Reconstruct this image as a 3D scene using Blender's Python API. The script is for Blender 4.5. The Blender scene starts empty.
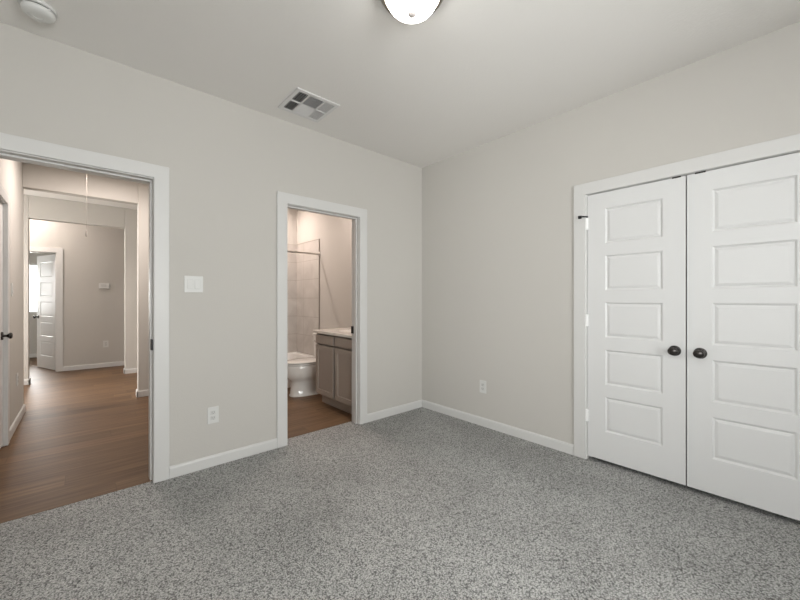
import bpy, bmesh, math, random
from mathutils import Vector, Matrix
random.seed(7)
S = bpy.context.scene
COL = S.collection
R = math.radians
H = 2.74

# ------------------------------------------------------------------ camera
cd = bpy.data.cameras.new('camera'); cam = bpy.data.objects.new('camera', cd); COL.objects.link(cam)
cd.sensor_width = 36; cd.lens = 16.0; cd.shift_y = -0.7/800; cd.clip_start = 0.05
cam.location = (-2.902, -2.888, 1.232)
cam.rotation_euler = (R(90), 0, R(48.4-90))
S.camera = cam

# ------------------------------------------------------------------ view, world, lights
vs = S.view_settings
vs.view_transform = 'Standard'; vs.look = 'None'; vs.gamma = 1; vs.use_curve_mapping = False
vs.exposure = 0.0
w = bpy.data.worlds.new('world'); S.world = w; w.use_nodes = True
bg = w.node_tree.nodes['Background']
bg.inputs[0].default_value = (0.95, 0.97, 1.0, 1); bg.inputs[1].default_value = 3.0

def area(name, loc, rot, sx, sy, power, color, shape='RECTANGLE', spread=180):
    l = bpy.data.lights.new(name, 'AREA'); l.shape = shape; l.size = sx; l.size_y = sy
    l.energy = power; l.color = color; l.spread = R(spread)
    o = bpy.data.objects.new(name, l); COL.objects.link(o); o.location = loc; o.rotation_euler = rot
    return o
def point(name, loc, power, color, r=0.06):
    l = bpy.data.lights.new(name, 'POINT'); l.energy = power; l.color = color; l.shadow_soft_size = r
    o = bpy.data.objects.new(name, l); COL.objects.link(o); o.location = loc
    return o
DAY = (1.0, 0.965, 0.95); WARM = (1.0, 0.89, 0.83); BATHW = (1.0, 0.84, 0.76)
# daylight through the south (behind the photographer) and far room's windows, plus added west fill
area('daylight_south_window', (-2.45, -4.96, 1.45), (R(90), 0, 0), 2.3, 1.2, 138, DAY)
area('added_west_fill', (-4.16, -3.15, 1.55), (R(90), 0, R(-90)), 1.5, 1.3, 72, DAY)  # added fill that brightens the closet wall from out of view
area('daylight_far_window', (-4.1, 8.2, 1.45), (R(-90), 0, 0), 1.2, 1.1, 150, DAY)
# lamps
area('hall_lamp_light', (-2.72, 1.85, 2.69), (0, 0, 0), 0.24, 0.24, 25, WARM, 'DISK')
area('crossing_fill_light', (-4.9, 3.25, 2.69), (0, 0, 0), 0.24, 0.24, 40, WARM, 'DISK')  # added fill that brightens the crossing from out of view
area('daylight_crossing_window', (-5.86, 3.65, 1.5), (R(90), 0, R(-90)), 1.3, 1.3, 120, (1.0, 0.93, 0.88))
point('far_hall_lamp_light', (-3.75, 5.02, 2.58), 25, WARM, 0.10)
area('shower_lamp_light', (-0.95, 2.26, 2.71), (0, 0, 0), 0.015, 0.015, 19, BATHW, 'DISK')
area('bathroom_lamp_light', (-0.80, 0.70, 2.69), (0, 0, 0), 0.22, 0.22, 9, BATHW, 'DISK')

# ------------------------------------------------------------------ materials
def mat(name, color, rough=0.6, metal=0.0, bump=0.0, bscale=200, var=0.0, vscale=3.0, spec=0.5, emit=None, estr=0, coat=0):
    m = bpy.data.materials.new(name); m.use_nodes = True
    nt = m.node_tree; b = nt.nodes['Principled BSDF']
    b.inputs['Base Color'].default_value = (*color, 1)
    b.inputs['Roughness'].default_value = rough; b.inputs['Metallic'].default_value = metal
    b.inputs['Specular IOR Level'].default_value = spec; b.inputs['Coat Weight'].default_value = coat
    tc = nt.nodes.new('ShaderNodeTexCoord')
    n = nt.nodes.new('ShaderNodeTexNoise'); n.inputs['Scale'].default_value = vscale; n.inputs['Detail'].default_value = 3
    nt.links.new(tc.outputs['Object'], n.inputs['Vector'])
    mx = nt.nodes.new('ShaderNodeMix'); mx.data_type = 'RGBA'
    k = max(var, 0.01)
    mx.inputs[6].default_value = tuple(c*(1-k) for c in color)+(1,)
    mx.inputs[7].default_value = tuple(min(1, c*(1+k)) for c in color)+(1,)
    nt.links.new(n.outputs[0], mx.inputs[0]); nt.links.new(mx.outputs[2], b.inputs['Base Color'])
    if bump:
        n2 = nt.nodes.new('ShaderNodeTexNoise'); n2.inputs['Scale'].default_value = bscale; n2.inputs['Detail'].default_value = 2
        nt.links.new(tc.outputs['Object'], n2.inputs['Vector'])
        bp = nt.nodes.new('ShaderNodeBump'); bp.inputs['Strength'].default_value = bump; bp.inputs['Distance'].default_value = 0.002
        nt.links.new(n2.outputs[0], bp.inputs['Height']); nt.links.new(bp.outputs[0], b.inputs['Normal'])
    if emit:
        b.inputs['Emission Color'].default_value = (*emit, 1); b.inputs['Emission Strength'].default_value = estr
    return m

WALL = mat('wall_paint', (0.57, 0.55, 0.515), 0.85, bump=0.25, bscale=90, var=0.01)
CEIL = mat('ceiling_paint', (0.82, 0.80, 0.77), 0.95, bump=0.5, bscale=70, var=0.01)
TRIM = mat('trim_paint', (0.665, 0.66, 0.645), 0.42, var=0.01)
DOOR = mat('door_paint', (0.715, 0.715, 0.71), 0.45, var=0.01)
PLAS = mat('white_plastic', (0.68, 0.68, 0.66), 0.4)
PLAS2 = mat('darker_plastic', (0.60, 0.60, 0.58), 0.45)  # slightly darker plastic for inserts, button and display
DARK = mat('dark_bronze', (0.06, 0.055, 0.052), 0.26, metal=0.8)
BLACK = mat('painted_shade_black', (0.012, 0.012, 0.012), 0.9)  # near-black colour standing in for shade inside openings
RUBB = mat('black_rubber', (0.02, 0.02, 0.02), 0.7)
CHROME = mat('brushed_nickel', (0.55, 0.53, 0.50), 0.28, metal=1.0)
PORC = mat('porcelain', (0.80, 0.79, 0.76), 0.12, coat=0.4)
TUBM = mat('tub_acrylic', (0.80, 0.79, 0.77), 0.2)
CAB = mat('cabinet_paint', (0.38, 0.325, 0.28), 0.45, var=0.03)
COUNT = mat('cultured_marble', (0.74, 0.71, 0.66), 0.18, var=0.04, vscale=6)
VENTM = mat('vent_metal', (0.72, 0.71, 0.70), 0.45)
RIMM = mat('lamp_rim_metal', (0.30, 0.27, 0.23), 0.3, metal=1.0)
FINM = mat('finial_nickel', (0.62, 0.56, 0.54), 0.5, metal=0.0)
HINGE = mat('hinge_white_enamel', (0.90, 0.90, 0.89), 0.3)
GLOW = mat('frosted_glass_lit', (0.9, 0.88, 0.84), 0.4, emit=(1.0, 0.97, 0.92), estr=11.0)
GLOWW = mat('lamp_lens_lit', (0.9, 0.86, 0.8), 0.4, emit=(1.0, 0.84, 0.70), estr=4.0)
CORDM = mat('cord_fibre', (0.36, 0.33, 0.30), 0.8)

def glass():
    m = bpy.data.materials.new('window_glass'); m.use_nodes = True; nt = m.node_tree
    nt.nodes.remove(nt.nodes['Principled BSDF'])
    t = nt.nodes.new('ShaderNodeBsdfTransparent'); g = nt.nodes.new('ShaderNodeBsdfGlossy'); g.inputs['Roughness'].default_value = 0.02
    t.inputs[0].default_value = (0.95, 0.97, 0.97, 1)
    fr = nt.nodes.new('ShaderNodeFresnel'); mx = nt.nodes.new('ShaderNodeMixShader')
    nt.links.new(fr.outputs[0], mx.inputs[0]); nt.links.new(t.outputs[0], mx.inputs[1]); nt.links.new(g.outputs[0], mx.inputs[2])
    nt.links.new(mx.outputs[0], nt.nodes['Material Output'].inputs[0]); return m
GLASS = glass()

def carpet():
    m = bpy.data.materials.new('carpet'); m.use_nodes = True; nt = m.node_tree; b = nt.nodes['Principled BSDF']; N = nt.nodes; L = nt.links
    tc = N.new('ShaderNodeTexCoord')
    v = N.new('ShaderNodeTexVoronoi'); v.inputs['Scale'].default_value = 165; L.new(tc.outputs['Object'], v.inputs['Vector'])
    n = N.new('ShaderNodeTexNoise'); n.inputs['Scale'].default_value = 260; n.inputs['Detail'].default_value = 3; n.inputs['Roughness'].default_value = 0.7
    L.new(tc.outputs['Object'], n.inputs['Vector'])
    big = N.new('ShaderNodeTexNoise'); big.inputs['Scale'].default_value = 1.6; big.inputs['Detail'].default_value = 2
    L.new(tc.outputs['Object'], big.inputs['Vector'])
    sep = N.new('ShaderNodeSeparateColor'); L.new(v.outputs['Color'], sep.inputs[0])
    # yarn colour: a per-tuft random heather, plus shade between tufts painted into it
    def MA(x, k, c):
        q = N.new('ShaderNodeMath'); q.operation = 'MULTIPLY_ADD'; L.new(x, q.inputs[0]); q.inputs[1].default_value = k
        if isinstance(c, float): q.inputs[2].default_value = c
        else: L.new(c, q.inputs[2])
        return q
    a = MA(sep.outputs[0], 0.38, 0.53)
    a1 = MA(v.outputs['Distance'], -0.75, a.outputs[0])
    a2 = MA(n.outputs[0], 0.42, a1.outputs[0])
    cr = N.new('ShaderNodeValToRGB'); e = cr.color_ramp.elements
    e[0].position = 0.25; e[0].color = (0.13, 0.13, 0.127, 1)
    e[1].position = 0.95; e[1].color = (0.69, 0.69, 0.675, 1)
    x = e.new(0.62); x.color = (0.45, 0.45, 0.438, 1)
    L.new(a2.outputs[0], cr.inputs[0])
    mx = N.new('ShaderNodeMix'); mx.data_type = 'RGBA'; mx.blend_type = 'MULTIPLY'; mx.inputs[0].default_value = 1
    cr2 = N.new('ShaderNodeValToRGB'); f = cr2.color_ramp.elements; f[0].position = .35; f[0].color = (.84, .84, .84, 1); f[1].position = .62; f[1].color = (1, 1, 1, 1)  # broad light and dark patches: vacuum sheen painted into the colour
    L.new(big.outputs[0], cr2.inputs[0]); L.new(cr.outputs[0], mx.inputs[6]); L.new(cr2.outputs[0], mx.inputs[7])
    L.new(mx.outputs[2], b.inputs['Base Color'])
    b.inputs['Roughness'].default_value = 1; b.inputs['Specular IOR Level'].default_value = 0.1
    bp = N.new('ShaderNodeBump'); bp.inputs['Strength'].default_value = 0.5; bp.inputs['Distance'].default_value = 0.004
    L.new(a2.outputs[0], bp.inputs['Height']); L.new(bp.outputs[0], b.inputs['Normal'])
    return m
CARPET = carpet()

def planks():
    m = bpy.data.materials.new('wood_plank'); m.use_nodes = True; nt = m.node_tree; b = nt.nodes['Principled BSDF']; N = nt.nodes; L = nt.links
    tc = N.new('ShaderNodeTexCoord'); sp = N.new('ShaderNodeSeparateXYZ'); L.new(tc.outputs['Object'], sp.inputs[0])
    def M(op, a, c=None, d=None):
        n = N.new('ShaderNodeMath'); n.operation = op
        for i, q in enumerate((a, c, d)):
            if q is None: continue
            if isinstance(q, (int, float)): n.inputs[i].default_value = q
            else: L.new(q, n.inputs[i])
        return n.outputs[0]
    yy = M('DIVIDE', sp.outputs[1], 0.178); row = M('FLOOR', yy); fy = M('FRACT', yy)
    wn = N.new('ShaderNodeTexWhiteNoise'); wn.noise_dimensions = '1D'; L.new(row, wn.inputs['W'])
    xx = M('ADD', M('DIVIDE', sp.outputs[0], 1.22), M('MULTIPLY', wn.outputs[0], 7.3)); colm = M('FLOOR', xx); fx = M('FRACT', xx)
    cm = N.new('ShaderNodeCombineXYZ'); L.new(row, cm.inputs[0]); L.new(colm, cm.inputs[1])
    w2 = N.new('ShaderNodeTexWhiteNoise'); w2.noise_dimensions = '2D'; L.new(cm.outputs[0], w2.inputs['Vector'])
    off = N.new('ShaderNodeVectorMath'); off.operation = 'MULTIPLY_ADD'
    L.new(tc.outputs['Object'], off.inputs[0]); off.inputs[1].default_value = (1.2, 26, 1); L.new(w2.outputs['Color'], off.inputs[2])
    gr = N.new('ShaderNodeTexNoise'); gr.inputs['Scale'].default_value = 1.6; gr.inputs['Detail'].default_value = 5; gr.inputs['Roughness'].default_value = 0.6
    L.new(off.outputs[0], gr.inputs['Vector'])
    t = M('ADD', M('MULTIPLY', w2.outputs[0], 0.16), M('MULTIPLY', gr.outputs[0], 0.85))
    cr = N.new('ShaderNodeValToRGB'); e = cr.color_ramp.elements
    e[0].position = 0.28; e[0].color = (0.078, 0.039, 0.018, 1); e[1].position = 0.80; e[1].color = (0.25, 0.152, 0.082, 1)
    L.new(t, cr.inputs[0])
    gap = M('MAXIMUM', M('LESS_THAN', fy, 0.014), M('LESS_THAN', fx, 0.0025))
    mx = N.new('ShaderNodeMix'); mx.data_type = 'RGBA'; L.new(M('MULTIPLY', gap, 0.45), mx.inputs[0])
    L.new(cr.outputs[0], mx.inputs[6]); mx.inputs[7].default_value = (0.05, 0.032, 0.02, 1)
    L.new(mx.outputs[2], b.inputs['Base Color'])
    b.inputs['Roughness'].default_value = 0.46; b.inputs['Specular IOR Level'].default_value = 0.28
    bp = N.new('ShaderNodeBump'); bp.inputs['Strength'].default_value = 0.12; bp.inputs['Distance'].default_value = 0.001
    L.new(gr.outputs[0], bp.inputs['Height']); L.new(bp.outputs[0], b.inputs['Normal'])
    return m
PLANK = planks()

def tile(horizontal_axis):
    m = bpy.data.materials.new('wall_tile'); m.use_nodes = True; nt = m.node_tree; b = nt.nodes['Principled BSDF']; N = nt.nodes; L = nt.links
    tc = N.new('ShaderNodeTexCoord'); sp = N.new('ShaderNodeSeparateXYZ'); L.new(tc.outputs['Object'], sp.inputs[0])
    def M(op, a, c=None):
        n = N.new('ShaderNodeMath'); n.operation = op
        for i, q in enumerate((a, c)):
            if q is None: continue
            if isinstance(q, (int, float)): n.inputs[i].default_value = q
            else: L.new(q, n.inputs[i])
        return n.outputs[0]
    z = M('DIVIDE', M('SUBTRACT', sp.outputs[2], 0.38), 0.289)
    h = M('DIVIDE', M('ADD', sp.outputs[horizontal_axis], 10.0), 0.56)
    g = M('MAXIMUM', M('LESS_THAN', M('FRACT', z), 0.022), M('LESS_THAN', M('FRACT', h), 0.011))
    n = N.new('ShaderNodeTexNoise'); n.inputs['Scale'].default_value = 3; n.inputs['Detail'].default_value = 5; n.inputs['Distortion'].default_value = 1.2
    L.new(tc.outputs['Object'], n.inputs['Vector'])
    cr = N.new('ShaderNodeValToRGB'); e = cr.color_ramp.elements
    e[0].position = .3; e[0].color = (0.50, 0.47, 0.44, 1); e[1].position = .7; e[1].color = (0.60, 0.575, 0.54, 1); L.new(n.outputs[0], cr.inputs[0])
    mx = N.new('ShaderNodeMix'); mx.data_type = 'RGBA'; L.new(g, mx.inputs[0]); L.new(cr.outputs[0], mx.inputs[6]); mx.inputs[7].default_value = (0.42, 0.385, 0.35, 1)
    L.new(mx.outputs[2], b.inputs['Base Color']); b.inputs['Roughness'].default_value = 0.25
    return m
TILE_X = tile(0); TILE_Y = tile(1)

# ------------------------------------------------------------------ mesh helpers
def add_box(bm, x0, x1, y0, y1, z0, z1):
    v = [bm.verts.new(p) for p in ((x0,y0,z0),(x1,y0,z0),(x1,y1,z0),(x0,y1,z0),(x0,y0,z1),(x1,y0,z1),(x1,y1,z1),(x0,y1,z1))]
    for f in ((0,3,2,1),(4,5,6,7),(0,1,5,4),(1,2,6,5),(2,3,7,6),(3,0,4,7)): bm.faces.new([v[i] for i in f])
    return v
def obj(name, bm, m, parent=None, bevel=0.0, seg=2, smooth=False, kind=None, loc=None, rot=None):
    bmesh.ops.recalc_face_normals(bm, faces=bm.faces[:])
    me = bpy.data.meshes.new(name); bm.to_mesh(me); bm.free()
    if smooth:
        for p in me.polygons: p.use_smooth = True
    me.materials.append(m)
    o = bpy.data.objects.new(name, me); COL.objects.link(o)
    if parent: o.parent = parent
    if loc: o.location = loc
    if rot: o.rotation_euler = rot
    if bevel:
        b = o.modifiers.new('bevel', 'BEVEL'); b.width = bevel; b.segments = seg; b.limit_method = 'ANGLE'; b.angle_limit = R(40)
    if smooth == 'auto' or smooth:
        e = o.modifiers.new('split', 'EDGE_SPLIT'); e.split_angle = R(38)
    if kind: o['kind'] = kind
    return o
def boxes(name, bl, m, parent=None, **k):
    bm = bmesh.new()
    for b in bl: add_box(bm, *b)
    return obj(name, bm, m, parent, **k)
def struct(name, bl, m, **k): return boxes(name, bl, m, kind='structure', **k)
def tag(o, label, cat, group=None):
    o['label'] = label; o['category'] = cat
    if group: o['group'] = group
    return o
def thing(name, label, cat, loc=(0,0,0), rot=(0,0,0), group=None):
    o = bpy.data.objects.new(name, None); COL.objects.link(o); o.location = loc; o.rotation_euler = rot
    o.empty_display_size = 0.1
    return tag(o, label, cat, group)
def lathe(bm, prof, n=32, M=Matrix.Identity(4), sx=1.0, sy=1.0):
    rings = []
    for r, z in prof:
        if r < 1e-6: rings.append([bm.verts.new(M @ Vector((0,0,z)))])
        else: rings.append([bm.verts.new(M @ Vector((r*sx*math.cos(2*math.pi*i/n), r*sy*math.sin(2*math.pi*i/n), z))) for i in range(n)])
    for a, b in zip(rings, rings[1:]):
        for i in range(n):
            j = (i+1) % n
            if len(a) == 1 and len(b) == 1: continue
            if len(a) == 1: bm.faces.new((a[0], b[i], b[j]))
            elif len(b) == 1: bm.faces.new((a[i], a[j], b[0]))
            else: bm.faces.new((a[i], a[j], b[j], b[i]))
    return rings
def loft(bm, rings, cap0=True, cap1=True, closed=True):
    rr = [[bm.verts.new(p) for p in r] for r in rings]
    for a, b in zip(rr, rr[1:]):
        n = len(a)
        for i in range(n if closed else n-1):
            j = (i+1) % n; bm.faces.new((a[i], a[j], b[j], b[i]))
    if cap0: bm.faces.new(rr[0][::-1])
    if cap1: bm.faces.new(rr[-1])
    return rr
def tube(bm, pts, r, n=12):
    pts = [Vector(p) for p in pts]; rings = []
    for i, p in enumerate(pts):
        d = (pts[min(i+1, len(pts)-1)] - pts[max(i-1, 0)]).normalized()
        up = Vector((0,0,1)) if abs(d.z) < 0.9 else Vector((1,0,0))
        a = d.cross(up).normalized(); b = d.cross(a)
        rings.append([p + a*r*math.cos(2*math.pi*k/n) + b*r*math.sin(2*math.pi*k/n) for k in range(n)])
    loft(bm, rings)

# ------------------------------------------------------------------ shell: floors and ceilings
struct('floor', [(-3.9, 0.12, -4.7, 0.0, -0.06, 0.0), (-3.9, -0.88, 0.0, 0.12, -0.06, 0.0), (-0.88, 0.75, 0.0, 0.12, -0.06, 0.0), (0.12, 0.75, -4.7, 0.0, -0.06, 0.0)], CARPET)
bpy.data.objects['floor'].name = 'floor'
struct('floor_hall', [(-5.6, -1.86, 0.125, 2.77, -0.06, -0.004), (-5.6, -1.0, 2.77, 8.0, -0.06, -0.004), (-3.31, -2.557, 0.03, 0.125, -0.05, 0.0015)], PLANK)
struct('floor_bathroom', [(-1.86, -0.2, 0.125, 2.7, -0.06, -0.004)], PLANK)
struct('ceiling', [(-4.05, 0.8, -4.85, 0.06, H, H+0.12)], CEIL)
struct('ceiling_hall', [(-5.75, 0.8, 0.06, 8.1, H, H+0.12)], CEIL)

# bedroom walls
struct('wall_left', [(-4.02, -3.325, 0, 0.12, 0, H), (-3.325, -2.541, 0, 0.12, 2.055, H), (-2.541, -1.632, 0, 0.12, 0, H),
                     (-1.632, -0.866, 0, 0.12, 2.055, H), (-0.866, 0.12, 0, 0.12, 0, H)], WALL)
struct('wall_right', [(0, 0.12, -1.783, 0, 0, H), (0, 0.12, -3.017, -1.783, 2.05, H), (0, 0.12, -4.82, -3.017, 0, H)], WALL)
struct('wall_back', [(-4.02, -3.4, -4.82, -4.7, 0, H), (-1.2, 0.12, -4.82, -4.7, 0, H), (-3.4, -1.2, -4.82, -4.7, 0, 0.9), (-3.4, -1.2, -4.82, -4.7, 2.2, H)], WALL)
struct('wall_west', [(-4.02, -3.9, -4.7, -3.90, 0, H), (-4.02, -3.9, -2.40, 0.0, 0, H), (-4.02, -3.9, -3.90, -2.40, 0, 0.9), (-4.02, -3.9, -3.90, -2.40, 2.2, H)], WALL)
struct('wall_closet', [(0.7, 0.8, -4.82, 0.12, 0, H), (0.12, 0.7, -4.82, -4.7, 0, H), (0.12, 0.7, 0.02, 0.12, 0, H)], WALL)

# hall, crossing, far room
struct('wall_hall_left', [(-3.52, -3.4, 0.12, 0.745, 0, H), (-3.52, -3.4, 0.745, 1.555, 2.055, H), (-3.52, -3.4, 1.555, 2.77, 0, H)], WALL)
struct('wall_hall_right', [(-1.98, -1.86, 0.12, 2.65, 0, H)], WALL)
struct('wall_hall_header', [(-3.4, -2.395, 2.65, 2.77, 2.44, H), (-2.395, -1.0, 2.65, 2.77, 0, H)], WALL, bevel=0.006)
struct('wall_crossing', [(-3.505, -2.40, 4.52, 4.64, 2.41, H), (-2.40, -1.0, 4.52, 4.64, 0, H), (-5.7, -3.505, 4.52, 4.64, 0, H)], WALL, bevel=0.006)
struct('wall_far', [(-3.246, -1.0, 5.5, 5.62, 0, H), (-4.054, -3.246, 5.5, 5.62, 2.032, H), (-5.7, -4.054, 5.5, 5.62, 0, H)], WALL)
struct('wall_far_east', [(-1.0, -0.9, 2.7, 5.62, 0, H)], WALL)
struct('wall_far_west', [(-5.7, -5.6, 2.77, 3.0, 0, H), (-5.7, -5.6, 4.3, 8.02, 0, H), (-5.7, -5.6, 3.0, 4.3, 0, 0.85), (-5.7, -5.6, 3.0, 4.3, 2.15, H), (-5.7, -3.52, 2.67, 2.77, 0, H)], WALL)
struct('wall_far_room', [(-5.7, -4.75, 7.9, 8.02, 0, H), (-3.55, -3.0, 7.9, 8.02, 0, H), (-4.75, -3.55, 7.9, 8.02, 0, 0.92), (-4.75, -3.55, 7.9, 8.02, 2.0, H), (-3.12, -3.0, 5.62, 7.9, 0, H)], WALL)
struct('wall_closet_hall', [(-4.2, -4.1, 0.12, 2.67, 0, H), (-4.1, -3.52, 2.55, 2.67, 0, H), (-5.7, -4.02, 0.0, 0.12, 0, H)], WALL)

# bathroom
struct('wall_bathroom_right', [(-0.3, -0.2, 0.12, 2.7, 0, H)], WALL)
struct('wall_bathroom_back', [(-1.86, -0.3, 2.58, 2.65, 0, H)], WALL)

# ------------------------------------------------------------------ trims
def casing(name, axis, a0, a1, top, face, out, width=0.088, th=0.018):
    """flat mitred casing round an opening; a0,a1 = inner edges, top = inner head height."""
    bm = bmesh.new()
    poly = [(a0-width, 0), (a0-width, top+width), (a1+width, top+width), (a1+width, 0), (a1, 0), (a1, top), (a0, top), (a0, 0)]
    def P(u, z, d): return (u, face+out*d, z) if axis == 'x' else (face+out*d, u, z)
    A = [bm.verts.new(P(u, z, 0)) for u, z in poly]; B = [bm.verts.new(P(u, z, th)) for u, z in poly]
    for V in (A, B):
        bm.faces.new((V[0], V[1], V[6], V[7])); bm.faces.new((V[1], V[2], V[5], V[6])); bm.faces.new((V[2], V[3], V[4], V[5]))
    for i in range(8):
        j = (i+1) % 8; bm.faces.new((A[i], A[j], B[j], B[i]))
    return obj(name, bm, TRIM, bevel=0.003, kind='structure')
def jamb(name, axis, a0, a1, top, d0, d1, stop0, stop1):
    """jamb lining of an opening with a door stop; a0,a1 = clear faces."""
    t = 0.014; s = 0.011
    L = [(a0-t, a0, d0, d1, 0, top+t), (a1, a1+t, d0, d1, 0, top+t), (a0, a1, d0, d1, top, top+t)]
    if stop0 is not None:
        L += [(a0, a0+s, stop0, stop1, 0, top), (a1-s, a1, stop0, stop1, 0, top), (a0+s, a1-s, stop0, stop1, top-s, top)]
    if axis == 'y': L = [(c, d, a, b, e, f) for a, b, c, d, e, f in L]
    return struct(name, L, TRIM, bevel=0.0015, seg=1)
# hall door opening
jamb('trim_hall_jamb', 'x', -3.311, -2.557, 2.041, -0.002, 0.122, 0.045, 0.1215)
casing('trim_1', 'x', -3.317, -2.554, 2.047, 0, -1)
casing('trim_2', 'x', -3.317, -2.552, 2.047, 0.12, 1)
# bathroom door opening
bj = jamb('trim_bathroom_jamb', 'x', -1.617, -0.882, 2.036, -0.002, 0.122, 0.030, 0.072)
casing('trim_3', 'x', -1.621, -0.878, 2.040, 0, -1)
# closet
cj = jamb('trim_closet_jamb', 'y', -3.004, -1.796, 2.036, -0.002, 0.122, 0.050, 0.085)
casing('trim_4', 'y', -3.010, -1.789, 2.0385, 0, -1)
# hall side door and far door
jamb('trim_hall_door_jamb', 'y', 0.759, 1.541, 2.030, -3.522, -3.398, None, None)
casing('trim_5', 'y', 0.753, 1.547, 2.034, -3.4, 1, width=0.080)
jamb('trim_far_jamb', 'x', -4.040, -3.260, 2.018, 5.498, 5.622, 5.535, 5.57)
casing('trim_6', 'x', -4.046, -3.254, 2.022, 5.5, -1, width=0.080)
# strike plates on the jambs
def strike(px, y0, y1, z, s):
    o = boxes('strike_plate', [(px-0.009, px, y0, y1, z-0.036, z+0.036)], RUBB, None, bevel=0.001)
    return o
sp1 = strike(-2.557, -0.004, 0.044, 0.925, 1); sp1.parent = bpy.data.objects['trim_hall_jamb']
sp2 = strike(-0.882, 0.080, 0.121, 0.925, 1); sp2.parent = bj
sp1['label'] = 'black strike plate'; sp2['label'] = 'black strike plate'
# roller catches at the closet head
for y0, y1 in ((-2.372, -2.325), (-2.496, -2.443)):
    o = boxes('roller_catch', [(-0.005, 0.0, y0, y1, 2.0265, 2.0355)], DARK, cj, bevel=0.001); o['label'] = 'dark metal roller catch'

def baseboard(name, segs, parent=None):
    """segs: (x0,y0,x1,y1,nx,ny): line along the wall and the normal into the room."""
    bm = bmesh.new(); prof = [(0, 0), (0.013, 0), (0.013, 0.066), (0.008, 0.078), (0, 0.081)]
    for x0, y0, x1, y1, nx, ny in segs:
        rings = [[(x+nx*d, y+ny*d, z) for d, z in prof] for x, y in ((x0, y0), (x1, y1))]
        loft(bm, rings)
    return obj(name, bm, TRIM, kind='structure')
baseboard('baseboard_left', [(-2.464, 0, -1.709, 0, 0, -1), (-0.790, 0, 0, 0, 0, -1), (-3.9, 0, -3.405, 0, 0, -1)])
baseboard('baseboard_right', [(0, 0, 0, -1.701, -1, 0), (0, -3.098, 0, -4.7, -1, 0)])
baseboard('baseboard_back', [(-3.9, -4.7, 0, -4.7, 0, 1)])
baseboard('baseboard_west', [(-3.9, -4.7, -3.9, 0, 1, 0)])
baseboard('baseboard_hall', [(-3.4, 1.627, -3.4, 2.783, 1, 0), (-3.4, 0.12, -3.4, 0.673, 1, 0), (-1.98, 0.12, -1.98, 2.65, -1, 0),
                             (-2.408, 2.65, -1.98, 2.65, 0, -1), (-2.395, 2.637, -2.395, 2.783, -1, 0)])
baseboard('baseboard_crossing', [(-2.413, 4.52, -1.0, 4.52, 0, -1), (-2.40, 4.507, -2.40, 4.653, -1, 0), (-5.6, 4.52, -3.492, 4.52, 0, -1),
                                 (-3.505, 4.507, -3.505, 4.653, 1, 0)])
baseboard('baseboard_far', [(-3.174, 5.5, -1.0, 5.5, 0, -1), (-5.6, 5.5, -4.134, 5.5, 0, -1), (-5.6, 7.9, -3.12, 7.9, 0, -1)])
baseboard('baseboard_bathroom', [(-0.3, 1.0, -0.3, 1.83, -1, 0)])

# ------------------------------------------------------------------ windows
def window(name, axis, a0, a1, z0, z1, mid, fm=TRIM, rail=True):
    """a frame with a meeting rail and one pane."""
    w_ = 0.05; t = 0.035
    L = [(a0, a0+w_, mid-t, mid+t, z0, z1), (a1-w_, a1, mid-t, mid+t, z0, z1), (a0+w_, a1-w_, mid-t, mid+t, z0, z0+w_),
         (a0+w_, a1-w_, mid-t, mid+t, z1-w_, z1), (a0+w_, a1-w_, mid-0.02, mid+0.02, (z0+z1)/2-0.02, (z0+z1)/2+0.02)]
    if not rail: L.pop()
    G = [(a0+w_, a1-w_, mid-0.003, mid+0.003, z0+w_, z1-w_)]
    if axis == 'y':
        L = [(c, d, a, b, e, f) for a, b, c, d, e, f in L]; G = [(c, d, a, b, e, f) for a, b, c, d, e, f in G]
    o = struct(name, L, fm, bevel=0.003, seg=1)
    boxes('window_pane', G, GLASS, o)
    return o
window('window_1', 'x', -3.4, -1.2, 0.9, 2.2, -4.77)
window('window_2_added', 'y', -3.90, -2.40, 0.9, 2.2, -3.97)  # added unseen window for the west fill
window('window_4', 'y', 3.0, 4.3, 0.85, 2.15, -5.65)
w3 = window('window_3', 'x', -4.75, -3.55, 0.92, 2.0, 7.96, rail=False)

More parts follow.
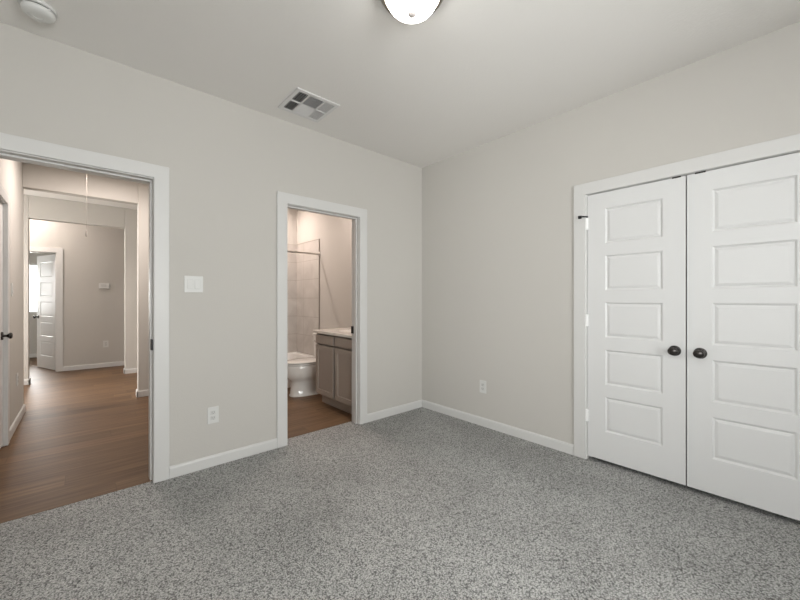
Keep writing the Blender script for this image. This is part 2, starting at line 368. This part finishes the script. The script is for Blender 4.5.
# ------------------------------------------------------------------ doors
def panel_door(name, wd, ht, parent=None, m=DOOR, t=0.035, stile=0.122, tops=None, ph=0.260, kind='structure'):
    """five-panel moulded door leaf; local x along the width, y = depth (front at 0), z up from 0."""
    if tops is None: tops = [1.880, 1.529, 1.178, 0.8265, 0.475]
    zs = [0.0]
    for tp in reversed(tops): zs += [tp-ph, tp]
    zs.append(ht)
    xs = [0.0, stile, wd-stile, wd]
    bm = bmesh.new()
    rings = [(0.0, 0.0), (0.0105, 0.0095), (0.0150, 0.0098), (0.0175, 0.0070), (0.030, 0.0030)]
    edge = {}
    for side in (0, 1):
        def Y(d): return d if side == 0 else t-d
        g = [[bm.verts.new((x, Y(0), z)) for z in zs] for x in xs]
        edge[side] = g
        for i in range(3):
            for k in range(len(zs)-1):
                q = [g[i][k], g[i+1][k], g[i+1][k+1], g[i][k+1]]
                if i == 1 and k % 2 == 1:
                    prev = q
                    x0, x1, z0, z1 = xs[1], xs[2], zs[k], zs[k+1]
                    for ins, dep in rings[1:]:
                        cur = [bm.verts.new((a, Y(dep), b)) for a, b in ((x0+ins, z0+ins), (x1-ins, z0+ins), (x1-ins, z1-ins), (x0+ins, z1-ins))]
                        for n in range(4): bm.faces.new((prev[n], prev[(n+1) % 4], cur[(n+1) % 4], cur[n]))
                        prev = cur
                    bm.faces.new(prev)
                else: bm.faces.new(q)
    A, B = edge[0], edge[1]
    for k in range(len(zs)-1):
        bm.faces.new((A[0][k], A[0][k+1], B[0][k+1], B[0][k])); bm.faces.new((A[3][k], B[3][k], B[3][k+1], A[3][k+1]))
    for i in range(3):
        bm.faces.new((A[i][0], B[i][0], B[i+1][0], A[i+1][0])); bm.faces.new((A[i][-1], A[i+1][-1], B[i+1][-1], B[i][-1]))
    return obj(name, bm, m, parent, kind=kind)
def knob_mesh():
    """egg shaped knob with a round rose, axis along local -y."""
    bm = bmesh.new(); M = Matrix.Rotation(R(90), 4, 'X')
    lathe(bm, [(0, 0), (0.034, 0), (0.034, 0.005), (0.031, 0.010), (0.022, 0.011), (0.0, 0.011)], 40, M)
    lathe(bm, [(0, 0.010), (0.013, 0.010), (0.0105, 0.018), (0.0105, 0.028), (0.015, 0.036), (0.0245, 0.043), (0.0285, 0.050), (0.0265, 0.057), (0.018, 0.062), (0.0, 0.0635)], 40, M, 1.04, 0.92)
    return bm
def knob(parent, x, z, y=0.0, flip=False):
    o = obj('door_knob', knob_mesh(), DARK, parent, smooth=True, loc=(x, y, z), rot=(0, 0, R(180) if flip else 0))
    o['label'] = 'dark bronze egg-shaped knob'; return o
def hinge(parent, x, z, y=-0.009):
    bm = bmesh.new(); lathe(bm, [(0, -0.045), (0.008, -0.045), (0.008, -0.016), (0.007, -0.0155), (0.008, -0.015), (0.008, 0.015), (0.007, 0.0155), (0.008, 0.016), (0.008, 0.045), (0, 0.045)], 14)
    add_box(bm, -0.001, 0.016, 0.002, 0.0045, -0.044, 0.044)
    return obj('hinge', bm, HINGE, parent, loc=(x, y, z))
DW, DH = 0.5965, 2.0
# local x runs along -y of the world (seen left to right in the photo), front faces -x
def closet_leaf(name, y_start):
    o = panel_door(name, DW, DH)
    o.location = (-0.0005, y_start, 0.0305); o.rotation_euler = (0, 0, R(-90))
    return o
dl = closet_leaf('door_1', -1.7995)     # left leaf
dr = closet_leaf('door_2', -2.4030)     # right leaf
knob(dl, 0.540, 0.864); knob(dr, 0.066, 0.862)
for z in (1.78, 1.04, 0.31): hinge(dl, -0.0055, z); hinge(dr, DW+0.0055, z)
# hinge-pin door stop on the top hinge of the left leaf
bm = bmesh.new()
tube(bm, [(-0.006, -0.004, 1.832), (-0.006, -0.004, 1.842)], 0.009, 14)
tube(bm, [(-0.006, -0.010, 1.837), (-0.026, -0.040, 1.837), (-0.046, -0.044, 1.834)], 0.0055, 10)
tube(bm, [(-0.030, -0.042, 1.834), (-0.046, -0.046, 1.834), (-0.050, -0.046, 1.834)], 0.012, 14)
hs = obj('hinge_pin_stop', bm, RUBB, dl); hs['label'] = 'black hinge pin door stop'

# hall side door: closed, front faces +x
d3 = panel_door('door_3', 0.774, 2.0); d3.location = (-3.412, 0.763, 0.018); d3.rotation_euler = (0, 0, R(90))
knob(d3, 0.712, 0.912)
# far door: swung open into the far room, hinged at its right jamb
d4 = panel_door('door_4', 0.762, 2.0)
d4.location = (-3.240, 5.642, 0.010)
ang = math.atan2(6.30-5.628, -3.530+3.272)
d4.rotation_euler = (0, 0, ang)
d4.scale = (1, 1, 1)
# lever handle near the free edge on both faces
for yy, s in ((0.0, -1), (0.035, 1)):
    bm = bmesh.new(); M = Matrix.Rotation(R(90 if s < 0 else -90), 4, 'X')
    lathe(bm, [(0, 0), (0.031, 0), (0.031, 0.005), (0.025, 0.010), (0, 0.010)], 28, M)
    lathe(bm, [(0, 0.01), (0.011, 0.01), (0.010, 0.03), (0.026, 0.046), (0.030, 0.056), (0.022, 0.066), (0, 0.068)], 28, M)
    k_ = obj('door_knob', bm, DARK, d4, smooth=True, loc=(0.700, yy, 0.905)); k_['label'] = 'dark bronze knob'

# ------------------------------------------------------------------ ceiling fixtures
t = thing('ceiling_light', 'lit frosted dome ceiling lamp with metal rim in the bedroom', 'ceiling light', (-1.715, -1.64, H))
bm = bmesh.new(); lathe(bm, [(0, 0), (0.160, 0), (0.164, -0.006), (0.164, -0.020), (0.150, -0.044), (0.143, -0.049), (0.1345, -0.047), (0.1345, -0.012), (0, -0.012)], 64)
o = obj('lamp_rim', bm, RIMM, t, smooth=True); o['label'] = 'dark bronze metal rim'
bm = bmesh.new(); prof = [(0.133, -0.018)]
for i in range(1, 15):
    a = i/14*math.pi/2; prof.append((0.133*math.cos(a)**0.78 if i < 14 else 0.0, -0.018-0.109*math.sin(a)))
lathe(bm, prof, 64); obj('lamp_shade', bm, GLOW, t, smooth=True)
bm = bmesh.new(); lathe(bm, [(0, -0.122), (0.019, -0.122), (0.021, -0.127), (0.017, -0.134), (0.010, -0.139), (0, -0.141)], 24)
o = obj('finial', bm, FINM, t, smooth=True); o['label'] = 'small grey metal finial'

t = thing('smoke_detector', 'round white smoke detector on the ceiling above the hall doorway', 'smoke detector', (-3.080, -0.282, H))
bm = bmesh.new(); lathe(bm, [(0, 0), (0.070, 0), (0.073, -0.004), (0.073, -0.016), (0.070, -0.019), (0, -0.019)], 48); obj('base', bm, PLAS, t, smooth=True)
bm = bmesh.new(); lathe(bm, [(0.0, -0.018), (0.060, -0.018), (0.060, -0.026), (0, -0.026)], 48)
o = obj('gap_shade_core', bm, BLACK, t); o['label'] = 'dark slot round the detector'  # slot shade put in as a black core
bm = bmesh.new(); lathe(bm, [(0.0, -0.0240), (0.065, -0.0240), (0.066, -0.028), (0.064, -0.039), (0.056, -0.047), (0.040, -0.051), (0.022, -0.052), (0.021, -0.0505), (0, -0.0505)], 48)
for i in range(4):
    a = R(45+90*i); add_box(bm, 0.064*math.cos(a)-0.004, 0.064*math.cos(a)+0.004, 0.064*math.sin(a)-0.004, 0.064*math.sin(a)+0.004, -0.026, -0.017)
obj('cover', bm, PLAS, t, smooth=True)
bm = bmesh.new(); lathe(bm, [(0, -0.043), (0.012, -0.043), (0.013, -0.046), (0.011, -0.0485), (0, -0.049)], 24, Matrix.Translation((-0.03, 0.005, -0.003)))
obj('test_button', bm, PLAS2, t, smooth=True)

# ceiling register
VX, VY, VW = -1.595, -0.342, 0.352
t = thing('air_vent', 'square white ceiling air register with slanted louvres', 'air vent', (VX, VY, H))
h = VW/2; i1 = h-0.032
bm = bmesh.new()
add_box(bm, -h, h, -h, -i1, -0.010, 0); add_box(bm, -h, h, i1, h, -0.010, 0); add_box(bm, -h, -i1, -i1, i1, -0.010, 0); add_box(bm, i1, h, -i1, i1, -0.010, 0)
obj('vent_frame', bm, VENTM, t, bevel=0.004)
boxes('vent_shade_sheet', [(-i1, i1, -i1, i1, -0.0012, -0.0002)], BLACK, t)['label'] = 'black sheet painted as shade in the duct opening'  # flat black sheet stands in for the shade up the duct
xa, xb = -0.066, 0.060
boxes('vent_divider', [(-i1, i1, -0.006, 0.006, -0.011, -0.0013), (xa-0.005, xa+0.005, -i1, i1, -0.011, -0.0013), (xb-0.005, xb+0.005, -i1, i1, -0.011, -0.0013)], VENTM, t, bevel=0.001)
def slat(axis, pos, u0, u1, tilt, wdt=0.012, th=0.0012):
    bm = bmesh.new(); c, s = math.cos(R(tilt)), math.sin(R(tilt)); zc = -0.0068
    P = []
    for a, b in ((-wdt/2, -th/2), (wdt/2, -th/2), (wdt/2, th/2), (-wdt/2, th/2)):
        P.append((pos + a*c - b*s, zc + a*s + b*c))
    rings = [[((p, u, z) if axis == 'y' else (u, p, z)) for p, z in P] for u in (u0, u1)]
    loft(bm, rings); obj('louvre', bm, VENTM, t)
for (u0, u1) in ((-i1, -0.006), (0.006, i1)):
    for k in range(4):
        slat('y', -i1+0.008+k*(xa-0.005+i1-0.010)/3.6, u0, u1, 48, 0.008, 0.0018)
    for k in range(7):
        slat('y', xb+0.012+k*(i1-xb-0.020)/6.0, u0, u1, -62, 0.0075)
for (y0, y1, tl) in ((-i1, -0.006, 42), (0.006, i1, -40)):
    for k in range(11):
        slat('x', y0+0.007+k*(y1-y0-0.014)/10.0, xa+0.005, xb-0.005, tl, 0.0135)

# hall ceiling: detector and pull cord
t = thing('smoke_detector', 'smoke detector on the hall ceiling just before the plaster header', 'smoke detector', (-2.50, 2.47, H))
bm = bmesh.new(); lathe(bm, [(0, 0), (0.068, 0), (0.070, -0.012), (0.062, -0.030), (0.04, -0.040), (0, -0.042)], 40); obj('cover', bm, PLAS, t, smooth=True)
t = thing('pull_cord', 'thin pull cord hanging from the hall ceiling', 'pull cord', (-2.885, 2.0, H))
bm = bmesh.new(); tube(bm, [(0, 0, 0), (0.002, 0, -0.4), (-0.001, 0, -0.80)], 0.0014, 8); obj('cord', bm, CORDM, t, smooth=True)
bm = bmesh.new(); lathe(bm, [(0, -0.80), (0.005, -0.803), (0.009, -0.83), (0.010, -0.85), (0.006, -0.862), (0, -0.864)], 16); obj('cord_handle', bm, CORDM, t, smooth=True)
# unseen lamps that light the hall and bathroom
def flush_lamp(name, x, y, label, r=0.13, m=GLOWW):
    t = thing(name, label, 'ceiling light', (x, y, H))
    bm = bmesh.new(); lathe(bm, [(0, 0), (r+0.012, 0), (r+0.012, -0.014), (r, -0.016), (r, -0.004), (0, -0.004)], 40); obj('lamp_rim', bm, PLAS, t, smooth=True)
    bm = bmesh.new(); lathe(bm, [(r-0.001, -0.010), (r*0.95, -0.020), (r*0.7, -0.028), (0, -0.031)] if r > 0.1 else [(r-0.001, -0.006), (0, -0.007)], 40); obj('lamp_lens', bm, m, t, smooth=True)
flush_lamp('ceiling_light', -2.72, 1.85, 'round flush lamp on the hall ceiling')
flush_lamp('ceiling_light', -0.95, 2.26, 'small recessed lamp above the bathtub', r=0.07)
flush_lamp('ceiling_light', -0.80, 0.70, 'round flush lamp on the bathroom ceiling over the vanity')
flush_lamp('ceiling_light', -3.75, 5.02, 'round flush lamp on the ceiling by the far door')
flush_lamp('ceiling_light', -4.9, 3.25, 'added round fill lamp on the ceiling between the two headers')  # added fixture to go with the crossing fill

# ------------------------------------------------------------------ switches, outlets, thermostat
def plate_parts(t, wd, ht, kinds, th=0.006):
    """local x = along the wall, y = out of the wall (negative), z up."""
    boxes('cover_plate', [(-wd/2, wd/2, -th, 0, -ht/2, ht/2)], PLAS, t, bevel=0.0025)
    n = len(kinds)
    for i, k in enumerate(kinds):
        cx = (i-(n-1)/2)*0.046
        if k == 'rocker':
            boxes('rocker_surround', [(cx-0.0175, cx+0.0175, -th-0.0008, -th+0.001, -0.0345, 0.0345)], PLAS2, t)
            bm = bmesh.new(); v = [(cx-0.0155, -th-0.0008, -0.032), (cx+0.0155, -th-0.0008, -0.032), (cx+0.0155, -th-0.0008, 0.032), (cx-0.0155, -th-0.0008, 0.032)]
            f = [(cx-0.0155, -th-0.0055, -0.032), (cx+0.0155, -th-0.0055, -0.032), (cx+0.0155, -th-0.0015, 0.032), (cx-0.0155, -th-0.0015, 0.032)]
            loft(bm, [v, f]); obj('rocker', bm, PLAS, t, bevel=0.001)
        else:
            for zc in (-0.0195, 0.0195):
                rc = boxes('receptacle', [(cx-0.0165, cx+0.0165, -th-0.002, -th+0.001, zc-0.0145, zc+0.0145)], PLAS2, t, bevel=0.003)
                boxes('slot', [(cx-0.0080, cx-0.0065, -th-0.0024, -th-0.001, zc-0.003, zc+0.008), (cx+0.0065, cx+0.0080, -th-0.0024, -th-0.001, zc-0.003, zc+0.007),
                               (cx-0.002, cx+0.002, -th-0.0024, -th-0.001, zc-0.010, zc-0.007)], BLACK, rc)
t = thing('light_switch', 'white two-rocker light switch plate between the two doorways', 'light switch', (-2.316, 0, 1.340)); plate_parts(t, 0.118, 0.118, ['rocker', 'rocker'])
t = thing('wall_outlet', 'white wall outlet low between the two doorways', 'outlet', (-2.190, 0, 0.376)); plate_parts(t, 0.076, 0.122, ['outlet'])
t = thing('wall_outlet', 'white wall outlet beside the closet doors', 'outlet', (0, -0.838, 0.382), (0, 0, R(-90))); plate_parts(t, 0.076, 0.122, ['outlet'])
t = thing('light_switch', 'light switch plate on the hall wall past the side door', 'light switch', (-3.4, 1.905, 1.32), (0, 0, R(90))); plate_parts(t, 0.076, 0.122, ['rocker'])
t = thing('wall_outlet', 'outlet low on the hall wall past the side door', 'outlet', (-3.4, 2.26, 0.44), (0, 0, R(90))); plate_parts(t, 0.076, 0.122, ['outlet'])
t = thing('wall_outlet', 'outlet low on the far hall wall below the thermostat', 'outlet', (-2.61, 5.5, 0.42)); plate_parts(t, 0.076, 0.122, ['outlet'])
t = thing('thermostat', 'white thermostat on the far hall wall', 'thermostat', (-2.632, 5.5, 1.475))
boxes('housing', [(-0.075, 0.075, -0.028, 0, -0.048, 0.048)], PLAS, t, bevel=0.006)
boxes('display', [(-0.045, 0.03, -0.0295, -0.027, -0.018, 0.026)], PLAS2, t, bevel=0.002)

# ------------------------------------------------------------------ bathroom
# tiled surround
surround = boxes('trim_tile_back', [(-1.86, -0.312, 2.566, 2.58, 0.385, 2.12)], TILE_X, kind='structure')
boxes('trim_tile_side', [(-0.312, -0.3, 1.838, 2.566, 0.385, 2.12)], TILE_Y, kind='structure')
boxes('trim_tile_edge', [(-0.314, -0.2995, 1.826, 1.838, 0.385, 2.125), (-0.314, -0.2995, 1.838, 2.566, 2.12, 2.126)], mat('tile_edge_metal', (0.34, 0.31, 0.28), 0.4, metal=0.3), kind='structure')

# bathtub: rounded rectangular basin sunk in the rim, flat apron
def rrect(x0, x1, y0, y1, r, z, n=6):
    pts = []
    for cx, cy, a0 in ((x1-r, y1-r, 0), (x0+r, y1-r, 90), (x0+r, y0+r, 180), (x1-r, y0+r, 270)):
        for i in range(n+1):
            a = R(a0+90*i/n); pts.append((cx+r*math.cos(a), cy+r*math.sin(a), z))
    return pts
t = thing('bathtub', 'white alcove bathtub behind the toilet', 'bathtub', (0, 0, 0))
bm = bmesh.new(); X0, X1, Y0, Y1 = -1.83, -0.313, 1.84, 2.565
loft(bm, [rrect(X0, X1, Y0+0.012, Y1, 0.006, 0.0), rrect(X0, X1, Y0+0.012, Y1, 0.006, 0.325), rrect(X0, X1, Y0, Y1, 0.008, 0.345), rrect(X0, X1, Y0, Y1, 0.008, 0.374),
          rrect(X0+0.006, X1-0.006, Y0+0.006, Y1-0.003, 0.008, 0.381),
          rrect(X0+0.075, X1-0.075, Y0+0.075, Y1-0.055, 0.12, 0.381), rrect(X0+0.085, X1-0.085, Y0+0.085, Y1-0.065, 0.12, 0.372),
          rrect(X0+0.15, X1-0.12, Y0+0.12, Y1-0.10, 0.14, 0.09), rrect(X0+0.20, X1-0.17, Y0+0.17, Y1-0.15, 0.10, 0.065)], cap0=True, cap1=True)
obj('tub_body', bm, TUBM, t, smooth=True)
bm = bmesh.new(); lathe(bm, [(0, 0), (0.03, 0), (0.03, 0.004), (0, 0.005)], 20, Matrix.Translation((-0.62, 2.2, 0.0655))); obj('drain', bm, CHROME, t)

# shower rod with flanges
t = thing('shower_rod', 'straight metal shower rod above the bathtub', 'shower rod', (0, 0, 0))
bm = bmesh.new(); tube(bm, [(-1.858, 1.835, 1.898), (-0.302, 1.835, 1.898)], 0.0125, 16); obj('rod', bm, CHROME, t, smooth=True)
for x, s in ((-0.3005, -1), (-1.8595, 1)):
    bm = bmesh.new(); lathe(bm, [(0, 0), (0.032, 0), (0.030, 0.007), (0.018, 0.013), (0.0165, 0.026), (0, 0.026)], 24, Matrix.Translation((x, 1.835, 1.898)) @ Matrix.Rotation(R(90*s), 4, 'Y')); obj('flange', bm, CHROME, t, smooth=True)

# toilet: tank against the right wall, bowl pointing towards -x
TX, TY = -0.315, 1.42
t = thing('toilet', 'white porcelain toilet beside the vanity cabinet', 'toilet', (TX, TY, -0.004))
def egg(xf, xb, hw, z, n=40, p=2.0):
    """egg outline: front at x=xf (most negative), back at xb, half width hw."""
    pts = []; xm = xf + (xb-xf)*0.55
    for i in range(n):
        a = 2*math.pi*i/n; c, s = math.cos(a), math.sin(a)
        c2 = math.copysign(abs(c)**(2/p), c); s2 = math.copysign(abs(s)**(2/p), s)
        rx = (xb-xm) if c > 0 else (xm-xf)
        pts.append((xm+rx*c2, hw*s2, z))
    return pts
bm = bmesh.new()
loft(bm, [egg(-0.632, -0.09, 0.128, 0.0, p=2.5), egg(-0.634, -0.09, 0.130, 0.012, p=2.5), egg(-0.622, -0.09, 0.120, 0.030, p=2.5), egg(-0.615, -0.10, 0.114, 0.10, p=2.4),
          egg(-0.615, -0.11, 0.116, 0.175, p=2.3), egg(-0.628, -0.12, 0.130, 0.205, p=2.2), egg(-0.668, -0.14, 0.162, 0.232, p=2.1), egg(-0.692, -0.16, 0.178, 0.270),
          egg(-0.699, -0.17, 0.184, 0.31), egg(-0.700, -0.17, 0.184, 0.36), egg(-0.700, -0.17, 0.184, 0.392), egg(-0.694, -0.175, 0.178, 0.400), egg(-0.655, -0.22, 0.138, 0.400), egg(-0.645, -0.24, 0.128, 0.385),
          egg(-0.60, -0.28, 0.10, 0.28), egg(-0.50, -0.36, 0.04, 0.21)])
add_box(bm, -0.21, -0.03, -0.10, 0.10, 0.16, 0.392)
obj('bowl', bm, PORC, t, smooth=True)
bm = bmesh.new(); loft(bm, [egg(-0.706, -0.185, 0.186, 0.405), egg(-0.710, -0.185, 0.189, 0.409), egg(-0.709, -0.185, 0.188, 0.417), egg(-0.702, -0.19, 0.182, 0.420)]); obj('seat', bm, PORC, t, smooth=True)
bm = bmesh.new(); loft(bm, [egg(-0.702, -0.185, 0.182, 0.427), egg(-0.712, -0.182, 0.190, 0.431), egg(-0.710, -0.182, 0.188, 0.439), egg(-0.690, -0.20, 0.170, 0.445), egg(-0.55, -0.30, 0.07, 0.448)]); obj('lid', bm, PORC, t, smooth=True)
bm = bmesh.new()
loft(bm, [rrect(-0.195, -0.005, -0.205, 0.205, 0.03, 0.392), rrect(-0.200, -0.003, -0.215, 0.215, 0.035, 0.55), rrect(-0.205, -0.002, -0.222, 0.222, 0.035, 0.730)]); obj('tank', bm, PORC, t, smooth=True)
bm = bmesh.new()
loft(bm, [rrect(-0.210, 0.0, -0.228, 0.228, 0.035, 0.731), rrect(-0.214, 0.0, -0.232, 0.232, 0.037, 0.738), rrect(-0.214, 0.0, -0.232, 0.232, 0.037, 0.757), rrect(-0.206, -0.006, -0.224, 0.224, 0.034, 0.765)]); obj('tank_lid', bm, PORC, t, smooth=True)
bm = bmesh.new(); tube(bm, [(-0.204, 0.16, 0.67), (-0.222, 0.16, 0.67), (-0.228, 0.12, 0.668), (-0.228, 0.08, 0.664)], 0.007, 10); obj('flush_lever', bm, CHROME, t, smooth=True)
for s in (-1, 1):
    bm = bmesh.new(); lathe(bm, [(0, 0), (0.014, 0), (0.014, 0.010), (0.009, 0.017), (0, 0.019)], 16, Matrix.Translation((-0.36, s*0.118, 0.012))); obj('bolt_cap', bm, PORC, t, smooth=True)
    bm = bmesh.new(); lathe(bm, [(0, 0), (0.012, 0), (0.012, 0.018), (0, 0.020)], 14, Matrix.Translation((-0.205, s*0.075, 0.412))); obj('seat_hinge', bm, PORC, t)

# vanity
t = thing('vanity_cabinet', 'grey-brown bathroom vanity cabinet with shaker doors', 'cabinet', (0, 0, 0))
CY0, CY1, CX0 = 0.125, 0.950, -0.826
boxes('carcass', [(CX0+0.062, -0.301, CY0, CY1, 0.115, 0.836), (CX0, CX0+0.062, CY0+0.018, CY1-0.018, 0.115, 0.128), (CX0, CX0+0.062, CY0, CY0+0.018, 0.115, 0.836), (CX0, CX0+0.062, CY1-0.018, CY1, 0.115, 0.836)], CAB, t, bevel=0.001, seg=1)
boxes('toe_kick', [(CX0+0.070, -0.301, CY0, CY1-0.004, -0.003, 0.115)], CAB, t)
def shaker(name, y0, y1, z0, z1, rail=0.055, slab=False):
    x1 = CX0-0.0004; x0 = x1-0.019
    if slab: return boxes(name, [(x0, x1, y0, y1, z0, z1)], CAB, t, bevel=0.002)
    d = boxes(name, [(x0, x1, y0, y0+rail, z0, z1), (x0, x1, y1-rail, y1, z0, z1), (x0, x1, y0+rail, y1-rail, z0, z0+rail), (x0, x1, y0+rail, y1-rail, z1-rail, z1),
                     (x0+0.010, x1, y0+rail, y1-rail, z0+rail, z1-rail)], CAB, t, bevel=0.0012, seg=1)
    return d
shaker('cabinet_door', 0.546, 0.938, 0.128, 0.696); shaker('cabinet_door', 0.140, 0.508, 0.128, 0.696)
shaker('drawer_front', 0.546, 0.938, 0.716, 0.816, slab=True); shaker('drawer_front', 0.140, 0.508, 0.716, 0.816, slab=True)
t = thing('countertop', 'pale marble-look countertop on the bathroom vanity', 'countertop', (0, 0, 0))
bm = bmesh.new()
cx, cy = -0.58, 0.54
outer0 = [(-0.868, 0.122), (-0.301, 0.122), (-0.301, 0.972), (-0.868, 0.972)]
N_ = 40
def sqr(a):
    c, s = math.cos(a), math.sin(a); k = 1/max(abs(c), abs(s)); return c*k, s*k
def oring(z, inset=0.0):
    pts = []
    for i in range(N_):
        u, v = sqr(2*math.pi*i/N_+math.pi/4)
        pts.append((-0.5845+u*(0.2835-inset), 0.547+v*(0.425-inset), z))
    return pts
def ering(rx, ry, z): return [(cx+rx*math.cos(2*math.pi*i/N_+math.pi/4), cy+ry*math.sin(2*math.pi*i/N_+math.pi/4), z) for i in range(N_)]
loft(bm, [oring(0.837), oring(0.864), oring(0.868, 0.004), ering(0.17, 0.22, 0.868), ering(0.162, 0.212, 0.862)], cap0=True, cap1=False)
obj('slab', bm, COUNT, t)
bm = bmesh.new(); loft(bm, [ering(0.162, 0.212, 0.862), ering(0.15, 0.20, 0.852), ering(0.12, 0.16, 0.8385)], cap0=False, cap1=True); obj('basin', bm, PORC, t, smooth=True)
boxes('backsplash', [(-0.320, -0.301, 0.122, 0.972, 0.8685, 0.955)], COUNT, t, bevel=0.002)
